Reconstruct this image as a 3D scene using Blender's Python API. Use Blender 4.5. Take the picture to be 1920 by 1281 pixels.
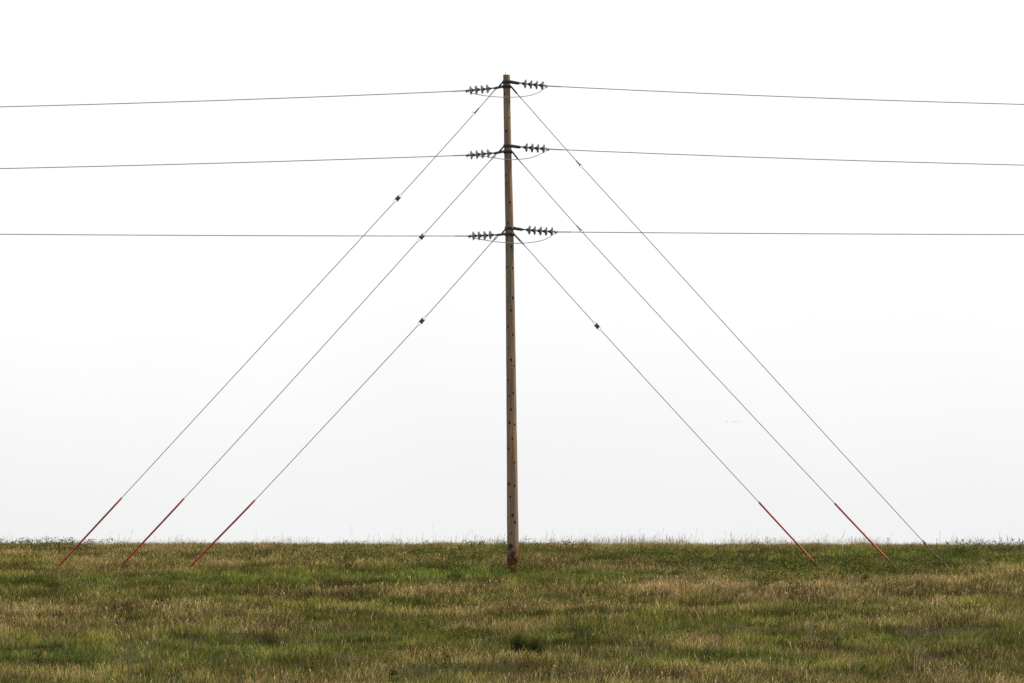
import bpy, math, random
import numpy as np
from mathutils import Vector, Matrix
random.seed(7); R = np.random.default_rng(11)
for o in list(bpy.data.objects): bpy.data.objects.remove(o)
sc = bpy.context.scene; C = sc.collection

# ------------------------------------------------------------ camera
F = 4950.0; HZ = 1040.0; EYE = 0.56; D = 75.0          # focal (px of a 1920 picture), eye level row, eye height, pole distance
cd = bpy.data.cameras.new('camera'); cam = bpy.data.objects.new('camera', cd); C.objects.link(cam)
cam.location = (0, 0, EYE); cam.rotation_euler = (math.pi/2, 0, 0)
cd.sensor_width = 36; cd.lens = 36*F/1920; cd.shift_y = (HZ-640.5)/1920
cd.clip_start = .5; cd.clip_end = 8000
sc.camera = cam

# ------------------------------------------------------------ sky and sun
SUN_EL = math.radians(23); sdir = Vector((.95, .28, 0)).normalized()
w = bpy.data.worlds.new('World'); sc.world = w; w.use_nodes = True
nt = w.node_tree; nt.nodes.clear(); N = nt.nodes.new; L = nt.links.new
sky = N('ShaderNodeTexSky'); sky.sky_type = 'NISHITA'; sky.sun_disc = False
sky.sun_elevation = SUN_EL; sky.sun_rotation = math.atan2(sdir.x, sdir.y)
sky.dust_density = 6; sky.air_density = 1
sk = N('ShaderNodeVectorMath'); sk.operation = 'SCALE'; sk.inputs['Scale'].default_value = .1
L(sky.outputs[0], sk.inputs[0])
tc = N('ShaderNodeTexCoord'); sp = N('ShaderNodeSeparateXYZ'); L(tc.outputs['Generated'], sp.inputs[0])
mr = N('ShaderNodeMapRange'); mr.inputs[1].default_value = 0; mr.inputs[2].default_value = .12
mr.inputs[3].default_value = .925; mr.inputs[4].default_value = 1.05; mr.interpolation_type = 'SMOOTHSTEP'
L(sp.outputs[2], mr.inputs[0])
ns = N('ShaderNodeTexNoise'); ns.inputs['Scale'].default_value = 7; ns.inputs['Detail'].default_value = 5
L(tc.outputs['Generated'], ns.inputs['Vector'])
nm = N('ShaderNodeMapRange'); nm.inputs[1].default_value = .3; nm.inputs[2].default_value = .7
nm.inputs[3].default_value = .98; nm.inputs[4].default_value = 1.02; L(ns.outputs[0], nm.inputs[0])
mu = N('ShaderNodeMath'); mu.operation = 'MULTIPLY'; L(mr.outputs[0], mu.inputs[0]); L(nm.outputs[0], mu.inputs[1])
cl = N('ShaderNodeVectorMath'); cl.operation = 'SCALE'; cl.inputs[0].default_value = (.996, 1.003, 1.004)
L(mu.outputs[0], cl.inputs['Scale'])
mx = N('ShaderNodeMix'); mx.data_type = 'RGBA'; mx.inputs[0].default_value = .96
L(sk.outputs[0], mx.inputs[6]); L(cl.outputs[0], mx.inputs[7])
bg = N('ShaderNodeBackground'); L(mx.outputs[2], bg.inputs[0]); bg.inputs[1].default_value = 1
L(bg.outputs[0], N('ShaderNodeOutputWorld').inputs[0])
sl = bpy.data.lights.new('sun', 'SUN'); so = bpy.data.objects.new('sun', sl); C.objects.link(so)
sl.energy = 5; sl.angle = math.radians(1.2); sl.color = (1, .81, .57)
sv = Vector((sdir.x*math.cos(SUN_EL), sdir.y*math.cos(SUN_EL), math.sin(SUN_EL)))
so.rotation_euler = sv.to_track_quat('Z', 'Y').to_euler(); so.location = (40, 60, 60)
vs = sc.view_settings; vs.view_transform = 'Standard'; vs.look = 'None'; vs.gamma = 1; vs.exposure = 0
sc.render.resolution_x = 1024; sc.render.resolution_y = 683
sc.render.engine = 'CYCLES'; sc.cycles.use_denoising = False

# ------------------------------------------------------------ helpers
def P(px, py, Y=D): return Vector(((px-960)/F*Y, Y, EYE+(HZ-py)/F*Y))
def tag(o, label=None, cat=None, group=None, kind=None):
    for k, v in (('label', label), ('category', cat), ('group', group), ('kind', kind)):
        if v: o[k] = v
    return o
def thing(name, loc, label, cat, group=None):
    o = bpy.data.objects.new(name, None); C.objects.link(o); o.location = loc; o.empty_display_size = .2
    return tag(o, label, cat, group)
class MB:
    def __init__(s): s.v = []; s.f = []
    def add(s, vs, fs):
        n = len(s.v); s.v += [tuple(v) for v in vs]; s.f += [tuple(i+n for i in f) for f in fs]; return s
    def tube(s, pts, r, n=8, cap=True):
        pts = [Vector(p) for p in pts]; m = len(pts); rr = r if isinstance(r, (list, tuple)) else [r]*m
        up = None; vs = []
        for i, p in enumerate(pts):
            t = (pts[min(i+1, m-1)]-pts[max(i-1, 0)]).normalized()
            if up is None: up = Vector((0, 1, 0)) if abs(t.y) < .9 else Vector((0, 0, 1))
            a = (up-t*up.dot(t)).normalized(); up = a; b = t.cross(a)
            for k in range(n):
                q = 2*math.pi*(k+.5)/n; vs.append(p+a*math.cos(q)*rr[i]+b*math.sin(q)*rr[i])
        fs = [(i*n+k, i*n+(k+1) % n, (i+1)*n+(k+1) % n, (i+1)*n+k) for i in range(m-1) for k in range(n)]
        if cap: fs += [tuple(range(n))[::-1], tuple((m-1)*n+k for k in range(n))]
        return s.add(vs, fs)
    def bar(s, a, b, wide, thick, bev=.25):      # flat bar from a to b, wide across the view plane, thick in depth, chamfered
        a = Vector(a); b = Vector(b); t = (b-a).normalized()
        y = Vector((0, 1, 0)); y = (y-t*y.dot(t)).normalized(); z = t.cross(y)
        c = min(wide, thick)*bev; hw = wide/2; ht = thick/2; e = min(wide*.4, (b-a).length*.2)
        prof = [(-hw+c, -ht), (hw-c, -ht), (hw, -ht+c), (hw, ht-c), (hw-c, ht), (-hw+c, ht), (-hw, ht-c), (-hw, -ht+c)]
        vs = []
        for q, k in ((a, .55), (a+t*e, 1), (b-t*e, 1), (b, .55)):
            vs += [q+z*u*k+y*v for u, v in prof]
        fs = [(i*8+k, i*8+(k+1) % 8, (i+1)*8+(k+1) % 8, (i+1)*8+k) for i in range(3) for k in range(8)]
        fs += [tuple(range(8))[::-1], tuple(24+k for k in range(8))]
        return s.add(vs, fs)
    def lathe(s, prof, M, n=28):                 # profile (x, r) turned about local X, placed by matrix M
        m = len(prof); vs = [M @ Vector((x, r*math.cos(2*math.pi*k/n), r*math.sin(2*math.pi*k/n))) for x, r in prof for k in range(n)]
        fs = [(i*n+k, (i+1)*n+k, (i+1)*n+(k+1) % n, i*n+(k+1) % n) for i in range(m-1) for k in range(n)]
        fs += [tuple(range(n)), tuple((m-1)*n+k for k in range(n))[::-1]]
        return s.add(vs, fs)
    def build(s, name, mat, parent=None, smooth=False):
        me = bpy.data.meshes.new(name); off = parent.matrix_world.translation if parent and False else Vector((0, 0, 0))
        o = bpy.data.objects.new(name, me); C.objects.link(o)
        if parent: off = base_of(parent); o.parent = parent
        me.from_pydata([tuple(Vector(v)-off) for v in s.v], [], s.f); me.update()
        me.materials.append(mat)
        if smooth:
            me.polygons.foreach_set('use_smooth', [len(p.vertices) <= 4 for p in me.polygons])
        return o
def base_of(o):
    v = Vector((0, 0, 0))
    while o: v += Vector(o.location); o = o.parent
    return v
def np_mesh(name, V, T, col, mat, parent=None):
    me = bpy.data.meshes.new(name); n = len(T)
    me.vertices.add(len(V)); me.vertices.foreach_set('co', V.astype(np.float32).ravel())
    me.loops.add(n*3); me.loops.foreach_set('vertex_index', T.astype(np.int32).ravel())
    me.polygons.add(n); me.polygons.foreach_set('loop_start', np.arange(0, n*3, 3, dtype=np.int32))
    me.update(calc_edges=True)
    if col is not None:
        at = me.color_attributes.new('tint', 'FLOAT_COLOR', 'POINT')
        at.data.foreach_set('color', np.hstack([col, np.ones((len(col), 1))]).astype(np.float32).ravel())
    o = bpy.data.objects.new(name, me); C.objects.link(o); me.materials.append(mat)
    if parent: o.parent = parent
    return o

# ------------------------------------------------------------ materials
def mat(name, col, rough=.7, metal=0, var=.25, scale=20, stretch=(1, 1, 1), bump=0, spec=.5):
    m = bpy.data.materials.new(name); m.use_nodes = True; t = m.node_tree; b = t.nodes['Principled BSDF']
    b.inputs['Roughness'].default_value = rough; b.inputs['Metallic'].default_value = metal
    b.inputs['Specular IOR Level'].default_value = spec
    g = t.nodes.new('ShaderNodeNewGeometry'); mp = t.nodes.new('ShaderNodeMapping'); mp.inputs['Scale'].default_value = stretch
    t.links.new(g.outputs['Position'], mp.inputs[0])
    n = t.nodes.new('ShaderNodeTexNoise'); n.inputs['Scale'].default_value = scale; n.inputs['Detail'].default_value = 6
    t.links.new(mp.outputs[0], n.inputs['Vector'])
    r = t.nodes.new('ShaderNodeValToRGB'); e = r.color_ramp.elements
    e[0].position = .3; e[1].position = .7
    e[0].color = tuple(c*(1-var) for c in col)+(1,); e[1].color = tuple(min(1, c*(1+var)) for c in col)+(1,)
    t.links.new(n.outputs[0], r.inputs[0]); t.links.new(r.outputs[0], b.inputs['Base Color'])
    if bump:
        bp = t.nodes.new('ShaderNodeBump'); bp.inputs['Strength'].default_value = bump; bp.inputs['Distance'].default_value = .02
        t.links.new(n.outputs[0], bp.inputs['Height']); t.links.new(bp.outputs[0], b.inputs['Normal'])
    return m
M_steel = mat('dark_steel', (.032, .034, .036), .6, .2, .4)
M_galv = mat('galvanised_strand', (.14, .14, .145), .6, .1, .2)
M_plate = mat('weathered_steel_plate', (.075, .08, .082), .6, .2, .4)
M_al = mat('aluminium_conductor', (.30, .30, .305), .6, 0, .15)
M_brz = mat('bronze_clamp', (.30, .20, .12), .45, .5, .3)
M_porc = mat('grey_glazed_porcelain', (.17, .195, .168), .2, 0, .2, 12)
M_porcd = mat('dark_porcelain', (.05, .062, .056), .4, 0, .3, 30)
M_red = mat('red_plastic_sleeve', (.32, .022, .015), .5, 0, .3, 3)
M_bird = mat('grey_feathers', (.12, .12, .13), .8)
M_stem = mat('plant_stem', (.10, .085, .045), .8, 0, .3, 30)
M_drystem = mat('dry_stem', (.27, .22, .14), .8, 0, .3, 30)

def leaf_mat(name, trans=.3, rough=.75):
    m = bpy.data.materials.new(name); m.use_nodes = True; t = m.node_tree; b = t.nodes['Principled BSDF']; out = t.nodes['Material Output']
    a = t.nodes.new('ShaderNodeAttribute'); a.attribute_name = 'tint'
    g = t.nodes.new('ShaderNodeNewGeometry'); n = t.nodes.new('ShaderNodeTexNoise'); n.inputs['Scale'].default_value = 9
    t.links.new(g.outputs['Position'], n.inputs['Vector'])
    r = t.nodes.new('ShaderNodeMapRange'); r.inputs[3].default_value = .75; r.inputs[4].default_value = 1.25
    t.links.new(n.outputs[0], r.inputs[0])
    v = t.nodes.new('ShaderNodeVectorMath'); v.operation = 'SCALE'; t.links.new(a.outputs['Color'], v.inputs[0]); t.links.new(r.outputs[0], v.inputs['Scale'])
    t.links.new(v.outputs[0], b.inputs['Base Color']); b.inputs['Roughness'].default_value = rough; b.inputs['Specular IOR Level'].default_value = .06
    tr = t.nodes.new('ShaderNodeBsdfTranslucent'); t.links.new(v.outputs[0], tr.inputs[0])
    mxs = t.nodes.new('ShaderNodeMixShader'); mxs.inputs[0].default_value = trans
    t.links.new(b.outputs[0], mxs.inputs[1]); t.links.new(tr.outputs[0], mxs.inputs[2]); t.links.new(mxs.outputs[0], out.inputs[0])
    return m
M_grass = leaf_mat('grass_blades'); M_leaf = leaf_mat('broad_leaves', .18)

def wood_mat():
    m = bpy.data.materials.new('weathered_pole_wood'); m.use_nodes = True; t = m.node_tree; b = t.nodes['Principled BSDF']
    nn = t.nodes.new; ln = t.links.new
    g = nn('ShaderNodeTexCoord')
    def noise(st, sc_, det=6):
        mp = nn('ShaderNodeMapping'); mp.inputs['Scale'].default_value = st; ln(g.outputs['Object'], mp.inputs[0])
        n = nn('ShaderNodeTexNoise'); n.inputs['Scale'].default_value = sc_; n.inputs['Detail'].default_value = det
        ln(mp.outputs[0], n.inputs['Vector']); return n.outputs[0]
    grain = noise((1, 1, .03), 26); blot = noise((1, 1, .35), 4); fine = noise((1, 1, .12), 60)
    r1 = nn('ShaderNodeValToRGB'); e = r1.color_ramp.elements
    e[0].position = .32; e[0].color = (.06, .04, .027, 1); e[1].position = .68; e[1].color = (.33, .23, .15, 1)
    x = e.new(.5); x.color = (.155, .105, .07, 1)
    ln(grain, r1.inputs[0])
    r2 = nn('ShaderNodeValToRGB'); e = r2.color_ramp.elements
    e[0].position = .38; e[0].color = (.155, .14, .12, 1); e[1].position = .62; e[1].color = (.235, .155, .097, 1)
    ln(blot, r2.inputs[0])
    mx = nn('ShaderNodeMix'); mx.data_type = 'RGBA'; mx.inputs[0].default_value = .5; ln(r1.outputs[0], mx.inputs[6]); ln(r2.outputs[0], mx.inputs[7])
    # rusty preservative stain at the butt, ragged edge
    s = nn('ShaderNodeSeparateXYZ'); ln(g.outputs['Object'], s.inputs[0])
    ed = noise((1, 1, .5), 14); ma = nn('ShaderNodeMath'); ma.operation = 'MULTIPLY_ADD'; ln(ed, ma.inputs[0]); ma.inputs[1].default_value = 1.1; ma.inputs[2].default_value = .12
    ad = nn('ShaderNodeMath'); ad.operation = 'SUBTRACT'; ln(s.outputs[2], ad.inputs[0]); ln(ma.outputs[0], ad.inputs[1])
    mr_ = nn('ShaderNodeMapRange'); mr_.inputs[1].default_value = -.25; mr_.inputs[2].default_value = .22; mr_.inputs[3].default_value = 1; mr_.inputs[4].default_value = 0
    ln(ad.outputs[0], mr_.inputs[0])
    r3 = nn('ShaderNodeValToRGB'); e = r3.color_ramp.elements
    e[0].position = .42; e[0].color = (.032, .014, .008, 1); e[1].position = .62; e[1].color = (.105, .036, .015, 1)
    ln(noise((1, 1, .4), 12), r3.inputs[0])
    mx2 = nn('ShaderNodeMix'); mx2.data_type = 'RGBA'; ln(mr_.outputs[0], mx2.inputs[0]); ln(mx.outputs[2], mx2.inputs[6]); ln(r3.outputs[0], mx2.inputs[7])
    # dark stain ringing the drilled holes
    at = nn('ShaderNodeAttribute'); at.attribute_name = 'stain'
    mx3 = nn('ShaderNodeMix'); mx3.data_type = 'RGBA'; ln(at.outputs['Fac'], mx3.inputs[0]); ln(mx2.outputs[2], mx3.inputs[6]); mx3.inputs[7].default_value = (.02, .014, .01, 1)
    ln(mx3.outputs[2], b.inputs['Base Color']); b.inputs['Roughness'].default_value = .9; b.inputs['Specular IOR Level'].default_value = .05
    bp = nn('ShaderNodeBump'); bp.inputs['Strength'].default_value = .6; bp.inputs['Distance'].default_value = .012; ln(fine, bp.inputs['Height']); ln(bp.outputs[0], b.inputs['Normal'])
    return m
M_wood = wood_mat()

# ------------------------------------------------------------ terrain
_cp = ((-200, -1.1), (0, -1.1), (20, -1.35), (43, -1.78), (60, -.86), (75, 0), (88, .64), (92.5, .765), (97, .765), (115, .55), (220, .3), (9000, .3))
_ty = np.linspace(-200, 9000, 46001); _tz = np.interp(_ty, [c[0] for c in _cp], [c[1] for c in _cp])
_k = np.hanning(27); _tz = np.convolve(np.pad(_tz, 13, 'edge'), _k/_k.sum(), 'valid')
def vnoise(x, y, seed=0):
    x = np.asarray(x, float); y = np.asarray(y, float)
    xi = np.floor(x).astype(np.int64); yi = np.floor(y).astype(np.int64); fx = x-xi; fy = y-yi
    def h(a, b):
        n = (a*374761393+b*668265263+seed*974711+12345) & 0xffffffff
        n = ((n ^ (n >> 13))*1274126177) & 0xffffffff
        return ((n ^ (n >> 16)) & 0xffff)/65535.0
    ux = fx*fx*(3-2*fx); uy = fy*fy*(3-2*fy)
    return (h(xi, yi)*(1-ux)+h(xi+1, yi)*ux)*(1-uy)+(h(xi, yi+1)*(1-ux)+h(xi+1, yi+1)*ux)*uy
def fbm(x, y, s, seed=0, o=4):
    t = 0; a = .5; tot = 0
    for i in range(o): t = t+a*vnoise(x*s*2**i+17*i, y*s*2**i-9*i, seed+i); tot += a; a *= .55
    return t/tot
def ground_z(x, y):
    x = np.asarray(x, float); y = np.asarray(y, float)
    z = np.interp(y, _ty, _tz)
    far = np.clip((400-np.hypot(x, y))/250, 0, 1)
    crest = np.clip((86-y)/6, .25, 1)*(1-.9*np.exp(-(x**2+(y-74)**2)/12))
    z = z+far*crest*((fbm(x, y, .14, 3, 3)-.5)*.22+(fbm(x*.8, y*1.1, .55, 5, 3)-.5)*.30)
    return z
_sy = np.linspace(42, 92.5, 1200); _sp = HZ-(np.interp(_sy, _ty, _tz)+.12-EYE)/_sy*F     # row seen for each distance
def row_Y(py): return float(np.interp(py, _sp[::-1], _sy[::-1]))
gx = np.concatenate([-np.geomspace(30, 4000, 22)[::-1], np.arange(-29, 29.1, .3), np.geomspace(30, 4000, 22)])
gy = np.concatenate([-np.geomspace(3, 3000, 14)[::-1], np.arange(-2, 38, 2.), np.arange(38, 102, .3), np.geomspace(103, 6000, 30)])
X, Yg = np.meshgrid(gx, gy); nx, ny = len(gx), len(gy)
Z = ground_z(X, Yg); GV = np.stack([X.ravel(), Yg.ravel(), Z.ravel()], 1)
ii = (np.arange(ny-1)[:, None]*nx+np.arange(nx-1)[None]).ravel()
GT = np.concatenate([np.stack([ii, ii+1, ii+nx+1], 1), np.stack([ii, ii+nx+1, ii+nx], 1)])
def ground_mat():
    m = bpy.data.materials.new('thatch_and_soil'); m.use_nodes = True; t = m.node_tree; b = t.nodes['Principled BSDF']
    g = t.nodes.new('ShaderNodeNewGeometry')
    def nz(s): n = t.nodes.new('ShaderNodeTexNoise'); n.inputs['Scale'].default_value = s; n.inputs['Detail'].default_value = 8; t.links.new(g.outputs['Position'], n.inputs['Vector']); return n.outputs[0]
    a = t.nodes.new('ShaderNodeValToRGB'); e = a.color_ramp.elements; e[0].position = .35; e[0].color = (.035, .045, .010, 1); e[1].position = .65; e[1].color = (.075, .058, .024, 1); t.links.new(nz(.3), a.inputs[0])
    c = t.nodes.new('ShaderNodeValToRGB'); e = c.color_ramp.elements; e[0].position = .3; e[0].color = (.4, .4, .4, 1); e[1].position = .7; e[1].color = (1.3, 1.3, 1.2, 1); t.links.new(nz(12), c.inputs[0])
    mx = t.nodes.new('ShaderNodeMix'); mx.data_type = 'RGBA'; mx.blend_type = 'MULTIPLY'; mx.inputs[0].default_value = 1
    t.links.new(a.outputs[0], mx.inputs[6]); t.links.new(c.outputs[0], mx.inputs[7]); t.links.new(mx.outputs[2], b.inputs['Base Color']); b.inputs['Roughness'].default_value = .95; b.inputs['Specular IOR Level'].default_value = .1
    return m
tag(np_mesh('ground', GV, GT, None, ground_mat()), kind='structure')

# ------------------------------------------------------------ utility pole
ctr = [(141, 949.7, 12.8), (260, 951.6, 13.4), (430, 955.2, 15.4), (640, 957.6, 17.6), (890, 960.4, 20.2), (1067, 962, 22.4), (1160, 963, 23)]
_pz = [EYE+(HZ-r)/F*D for r, _, _ in ctr][::-1]; _px = [(c-960)/F*D for _, c, _ in ctr][::-1]; _pr = [wd/2/F*D for _, _, wd in ctr][::-1]
def pole_x(z): return np.interp(z, _pz, _px)
def pole_r(z): return np.interp(z, _pz, _pr)
ZT = _pz[-1]; Z0 = -1.0
pole = thing('utility_pole', (float(pole_x(0)), D, float(ground_z(pole_x(0), D))), 'tall weathered brown wooden power pole drilled with small dark holes, standing in the grass', 'utility pole')
PB = Vector(pole.location)
na = 110; zz = np.concatenate([np.arange(Z0, ZT, .011), [ZT]]); nz_ = len(zz)
ang = np.arange(na)/na*2*math.pi
AA, ZZ = np.meshgrid(ang, zz)                       # angle 0 faces the camera (-Y), positive to the right (+X)
rad = pole_r(ZZ)*(1+.012*(fbm(np.cos(AA)*2+5, ZZ*1.2+np.sin(AA)*2, 1, 31, 3)-.5)*2)
ck = vnoise(AA/(2*math.pi)*34, ZZ*.55, 77)*vnoise(AA/(2*math.pi)*11+3, ZZ*.3, 78)
rad = rad-np.clip(ck-.55, 0, 1)*.035+(vnoise(AA/(2*math.pi)*60, ZZ*2.5, 79)-.5)*.0025
holes = [(177, -.62, 3), (192, .85, 2.6), (247, -.35, 3.2), (222, .5, 2), (296, .68, 2), (329, -.7, 3.2), (346, -.55, 2.6), (381, .3, 3.2), (386, .82, 2.2), (420, -.35, 2.6), (464, .42, 3),
         (502, -.75, 3.4), (504, .65, 3), (525, -.6, 1.8), (560, .6, 4), (566, -.78, 2.6), (583, .12, 3), (614, -.68, 3.2), (629, .45, 2.8), (655, -.4, 2.2), (676, .05, 3.4), (687, .66, 2.4), (714, -.6, 3), (738, .4, 3.2), (744, -.5, 2.4),
         (769, -.1, 3), (794, -.45, 3.8), (797, .55, 2.8), (823, .1, 2.4), (842, -.62, 3.2), (868, .5, 2.6), (908, -.62, 4.6), (912, .4, 3.2), (932, -.42, 3), (967, 0, 4.2), (971, -.86, 3.4), (980, .42, 3.4), (1000, -.2, 2)]
stain = np.zeros_like(ZZ)
for py, u, s in holes:
    hz = EYE+(HZ-py)/F*D; ha = math.asin(u); hr = s/2/F*D*1.05
    da = (AA-ha+math.pi) % (2*math.pi)-math.pi; r0 = float(pole_r(hz))
    d = np.hypot(da*r0, (ZZ-hz)*.85)
    rad = rad-np.clip(1.25-d/hr, 0, 1)*.085*(d < hr*1.25)
    dz = np.where(ZZ < hz, (ZZ-hz)*.6, ZZ-hz)      # weep mark runs down
    d2 = np.hypot(da*r0, dz); stain = np.maximum(stain, np.clip(1.3-d2/hr*.9, 0, .6))
for py, u, s, k in ((1024, -.4, 8, .9), (1030, -.8, 5, .8)):   # big dark scars near the foot
    hz = EYE+(HZ-py)/F*D; da = (AA-math.asin(u)+math.pi) % (2*math.pi)-math.pi
    d = np.hypot(da*.17, ZZ-hz)/(s/2/F*D)+(fbm(AA*9, ZZ*9, 1, 4)-.5)*1.2
    stain = np.maximum(stain, np.clip(1.6-d, 0, k))
vx = pole_x(ZZ)+rad*np.sin(AA); vy = D-rad*np.cos(AA)
PV = np.stack([vx.ravel(), vy.ravel(), ZZ.ravel()], 1)-np.array(PB)
i0 = (np.arange(nz_-1)[:, None]*na+np.arange(na)[None]); i1 = (np.arange(nz_-1)[:, None]*na+((np.arange(na)+1) % na)[None])
PT = np.concatenate([np.stack([i0.ravel(), i1.ravel(), i1.ravel()+na], 1), np.stack([i0.ravel(), i1.ravel()+na, i0.ravel()+na], 1)])
PV = np.vstack([PV, [[float(pole_x(ZT))-PB.x, 0, ZT-PB.z+.012]]]); ce = len(PV)-1; tb = (nz_-1)*na
PT = np.vstack([PT, [[tb+k, tb+(k+1) % na, ce] for k in range(na)]])
shaft = np_mesh('shaft', PV, PT, None, M_wood, pole)
sa = shaft.data.attributes.new('stain', 'FLOAT', 'POINT'); sa.data.foreach_set('value', np.append(stain.ravel(), 0).astype(np.float32))
shaft.data.polygons.foreach_set('use_smooth', [True]*len(shaft.data.polygons))

def ring(z, h, extra, M, name):
    x = float(pole_x(z)); r = float(pole_r(z))+extra; m = MB(); n = 40; vs = []
    prof = [(-h/2, r-.02), (-h/2, r-.004), (-h/2+.006, r), (h/2-.006, r), (h/2, r-.004), (h/2, r-.02)]
    for dz, q in prof: vs += [(x+q*math.sin(2*math.pi*k/n), D-q*math.cos(2*math.pi*k/n), z+dz) for k in range(n)]
    fs = [(i*n+k, i*n+(k+1) % n, (i+1)*n+(k+1) % n, (i+1)*n+k) for i in range(5) for k in range(n)]
    m.add(vs, fs); return m.build(name, M, pole, True)
u = 1/F*D                                            # one photo pixel at the pole, in metres
# band rows, right arm (a, b), left link (a, b), left strut (a, b), right guy link (a, b)
levels = [
 dict(up=154, lo=162.6, arm=((955, 152.6), (974, 155.2)), link=((944, 162), (926.5, 165)), strut=((944.5, 152), (935.5, 162.5)), guy=((957, 161), (969.5, 175.5))),
 dict(up=273.8, lo=284.8, arm=((958, 273.2), (976, 275.2)), link=((945, 284), (926.5, 287)), strut=((947, 272), (936, 284.5)), guy=((960, 284), (971.5, 298.5))),
 dict(up=428.4, lo=439.6, arm=((962, 427.4), (980.5, 430)), link=((949, 438.6), (931, 440.4)), strut=((950.5, 427), (940.5, 438.5)), guy=((963, 438.5), (975.5, 451.5))),
]
for lv in levels:
    zu = P(0, lv['up']).z; zl = P(0, lv['lo']).z
    ring(zu, 5.6*u, .022, M_steel, 'pole_band'); ring(zl, 6.2*u, .022, M_steel, 'pole_band')
    for (py, off, nme) in ((lv['up'], -2.4, 0), (lv['up'], 3.0, 0), (lv['lo'], -3.6, 0), (lv['lo'], 4.4, 0), (lv['lo'], .8, 0)):
        z = P(0, py).z; r = float(pole_r(z))+.02; x = float(pole_x(z))+off*u; dx = off*u
        y = D-math.sqrt(max(r*r-dx*dx, .0004))
        m = MB(); m.tube([(x, y+.01, z), (x, y-.03, z)], .034, 6); m.tube([(x, y-.03, z), (x, y-.065, z)], .015, 8); m.build('bolt', M_steel, pole)
    Yf = D-.07
    a, b = [P(*q, Y=Yf) for q in lv['arm']]; b.y = D+.02
    m = MB(); m.bar(a, b, 4.6*u, .05); m.bar(a+Vector((-.02, .13, 0)), b+Vector((0, .07, 0)), 4.6*u, .02); m.build('dead_end_arm', M_steel, pole)
    m = MB(); m.bar(a+Vector((-.10, .05, 0)), a+Vector((.06, .05, -.005)), 6.2*u, .09); m.build('arm_bracket', M_steel, pole)
    a, b = [P(*q, Y=Yf) for q in lv['link']]; b.y = D+.02
    MB().bar(a, b, 4.6*u, .05).build('link_plate', M_plate, pole)
    a, b = [P(*q, Y=Yf) for q in lv['strut']]; MB().bar(a, b, 3.0*u, .035).build('strut', M_steel, pole)
    a, b = [P(*q, Y=Yf) for q in lv['guy']]; b.y = D-.02; MB().bar(a, b, 3.0*u, .05).build('guy_link', M_steel, pole)
m = MB(); m.tube([P(947, 150, D+.06), P(946.8, 141.5, D+.06), P(947.2, 138, D+.06), P(948.8, 134.8, D+.06)], .006, 6); m.build('ground_wire_tip', M_galv, pole)

# ------------------------------------------------------------ insulator strings
SH = MB().lathe([(-.012, .045), (-.010, .062), (.004, .098), (.020, .118), (.030, .1225), (.036, .1215), (.037, .116), (.030, .104), (.034, .098), (.024, .082), (.032, .076), (.022, .058), (.030, .050), (.022, .03)], Matrix())
CP = MB().lathe([(-.078, .020), (-.074, .030), (-.060, .030), (-.040, .036), (-.022, .048), (-.010, .052), (-.008, .04)], Matrix(), 16)
CP.lathe([(.020, .028), (.036, .022), (.040, .012), (.066, .012), (.068, .018), (.074, .018)], Matrix(), 12)
disc_me = cap_me = None
REC = .21                                             # the line comes nearer on the left and runs away on the right
def yrec(px): return D+.02+(px-952)*u*REC
def string(start, discs, clamp, label, side):
    global disc_me, cap_me
    A = P(*start, Y=yrec(start[0])); B = P(*clamp, Y=yrec(clamp[0])); d = (B-A).normalized()
    t = thing('insulator_string', A, label, 'insulator', 'disc insulator strings on the pole')
    rot = d.to_track_quat('X', 'Z').to_matrix().to_4x4()
    for i, (px, py) in enumerate(discs):
        pos = P(px, py, Y=yrec(px))-A
        if disc_me is None:
            o = SH.build('insulator_disc', M_porc, t, True); c = CP.build('metal_cap', M_steel, o, True)
            for q in (o, c):                         # meshes are local here: undo the base offset
                off = base_of(q.parent)
                for v in q.data.vertices: v.co += off
                q.data.update()
            disc_me, cap_me = o.data, c.data
        else:
            o = bpy.data.objects.new('insulator_disc', disc_me); c = bpy.data.objects.new('metal_cap', cap_me)
            C.objects.link(o); C.objects.link(c); o.parent = t; c.parent = o
        o.matrix_local = Matrix.Translation(pos) @ rot @ Matrix.Rotation(random.uniform(-.05, .05), 4, 'Z') @ Matrix.Scale(1.05, 4)
    f = P(*discs[0], Y=yrec(discs[0][0])); l = P(*discs[-1], Y=yrec(discs[-1][0]))
    m = MB(); m.tube([A-d*.03, A+d*.01, f-d*.07], [.018, .024, .012], 10); m.build('socket_link', M_steel, t)
    e = B; m = MB(); m.tube([l+d*.06, l+d*.10, l+d*.13], [.016, .026, .02], 8)
    m.tube([l+d*.10+Vector((0, 0, .05)), l+d*.10-Vector((0, 0, .03))], .012, 6)
    m.bar(l+d*.11, e+d*.05, .045, .03); m.tube([l+d*.12, l+d*.15+Vector((0, 0, -.06)), e+Vector((0, 0, -.045)), e+d*.04], .011, 6)
    m.build('dead_end_clamp', M_steel if side < 0 else M_brz, t)
    return B
ends = {}
ends['L1'] = string((926, 165.2), [(915.5, 166.6), (905.3, 167.7), (894.6, 168.4), (884.2, 169.5)], (875, 170.2), 'string of four grey discs on the left of the topmost bracket', -1)
ends['R1'] = string((974.5, 155.6), [(983.4, 157.2), (994.2, 158.3), (1004.8, 159.4), (1015.4, 160.3)], (1025, 161.3), 'string of four sunlit discs on the right of the topmost bracket', 1)
ends['L2'] = string((926, 287.2), [(916.8, 287.9), (906.1, 289), (895.7, 289.8), (885.3, 290.7)], (876, 291.2), 'string of four grey discs on the left of the middle bracket', -1)
ends['R2'] = string((976.5, 275.5), [(985.7, 276.6), (996.3, 277.4), (1007, 278.3), (1017.8, 279)], (1028, 279.8), 'string of four sunlit discs on the right of the middle bracket', 1)
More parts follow.
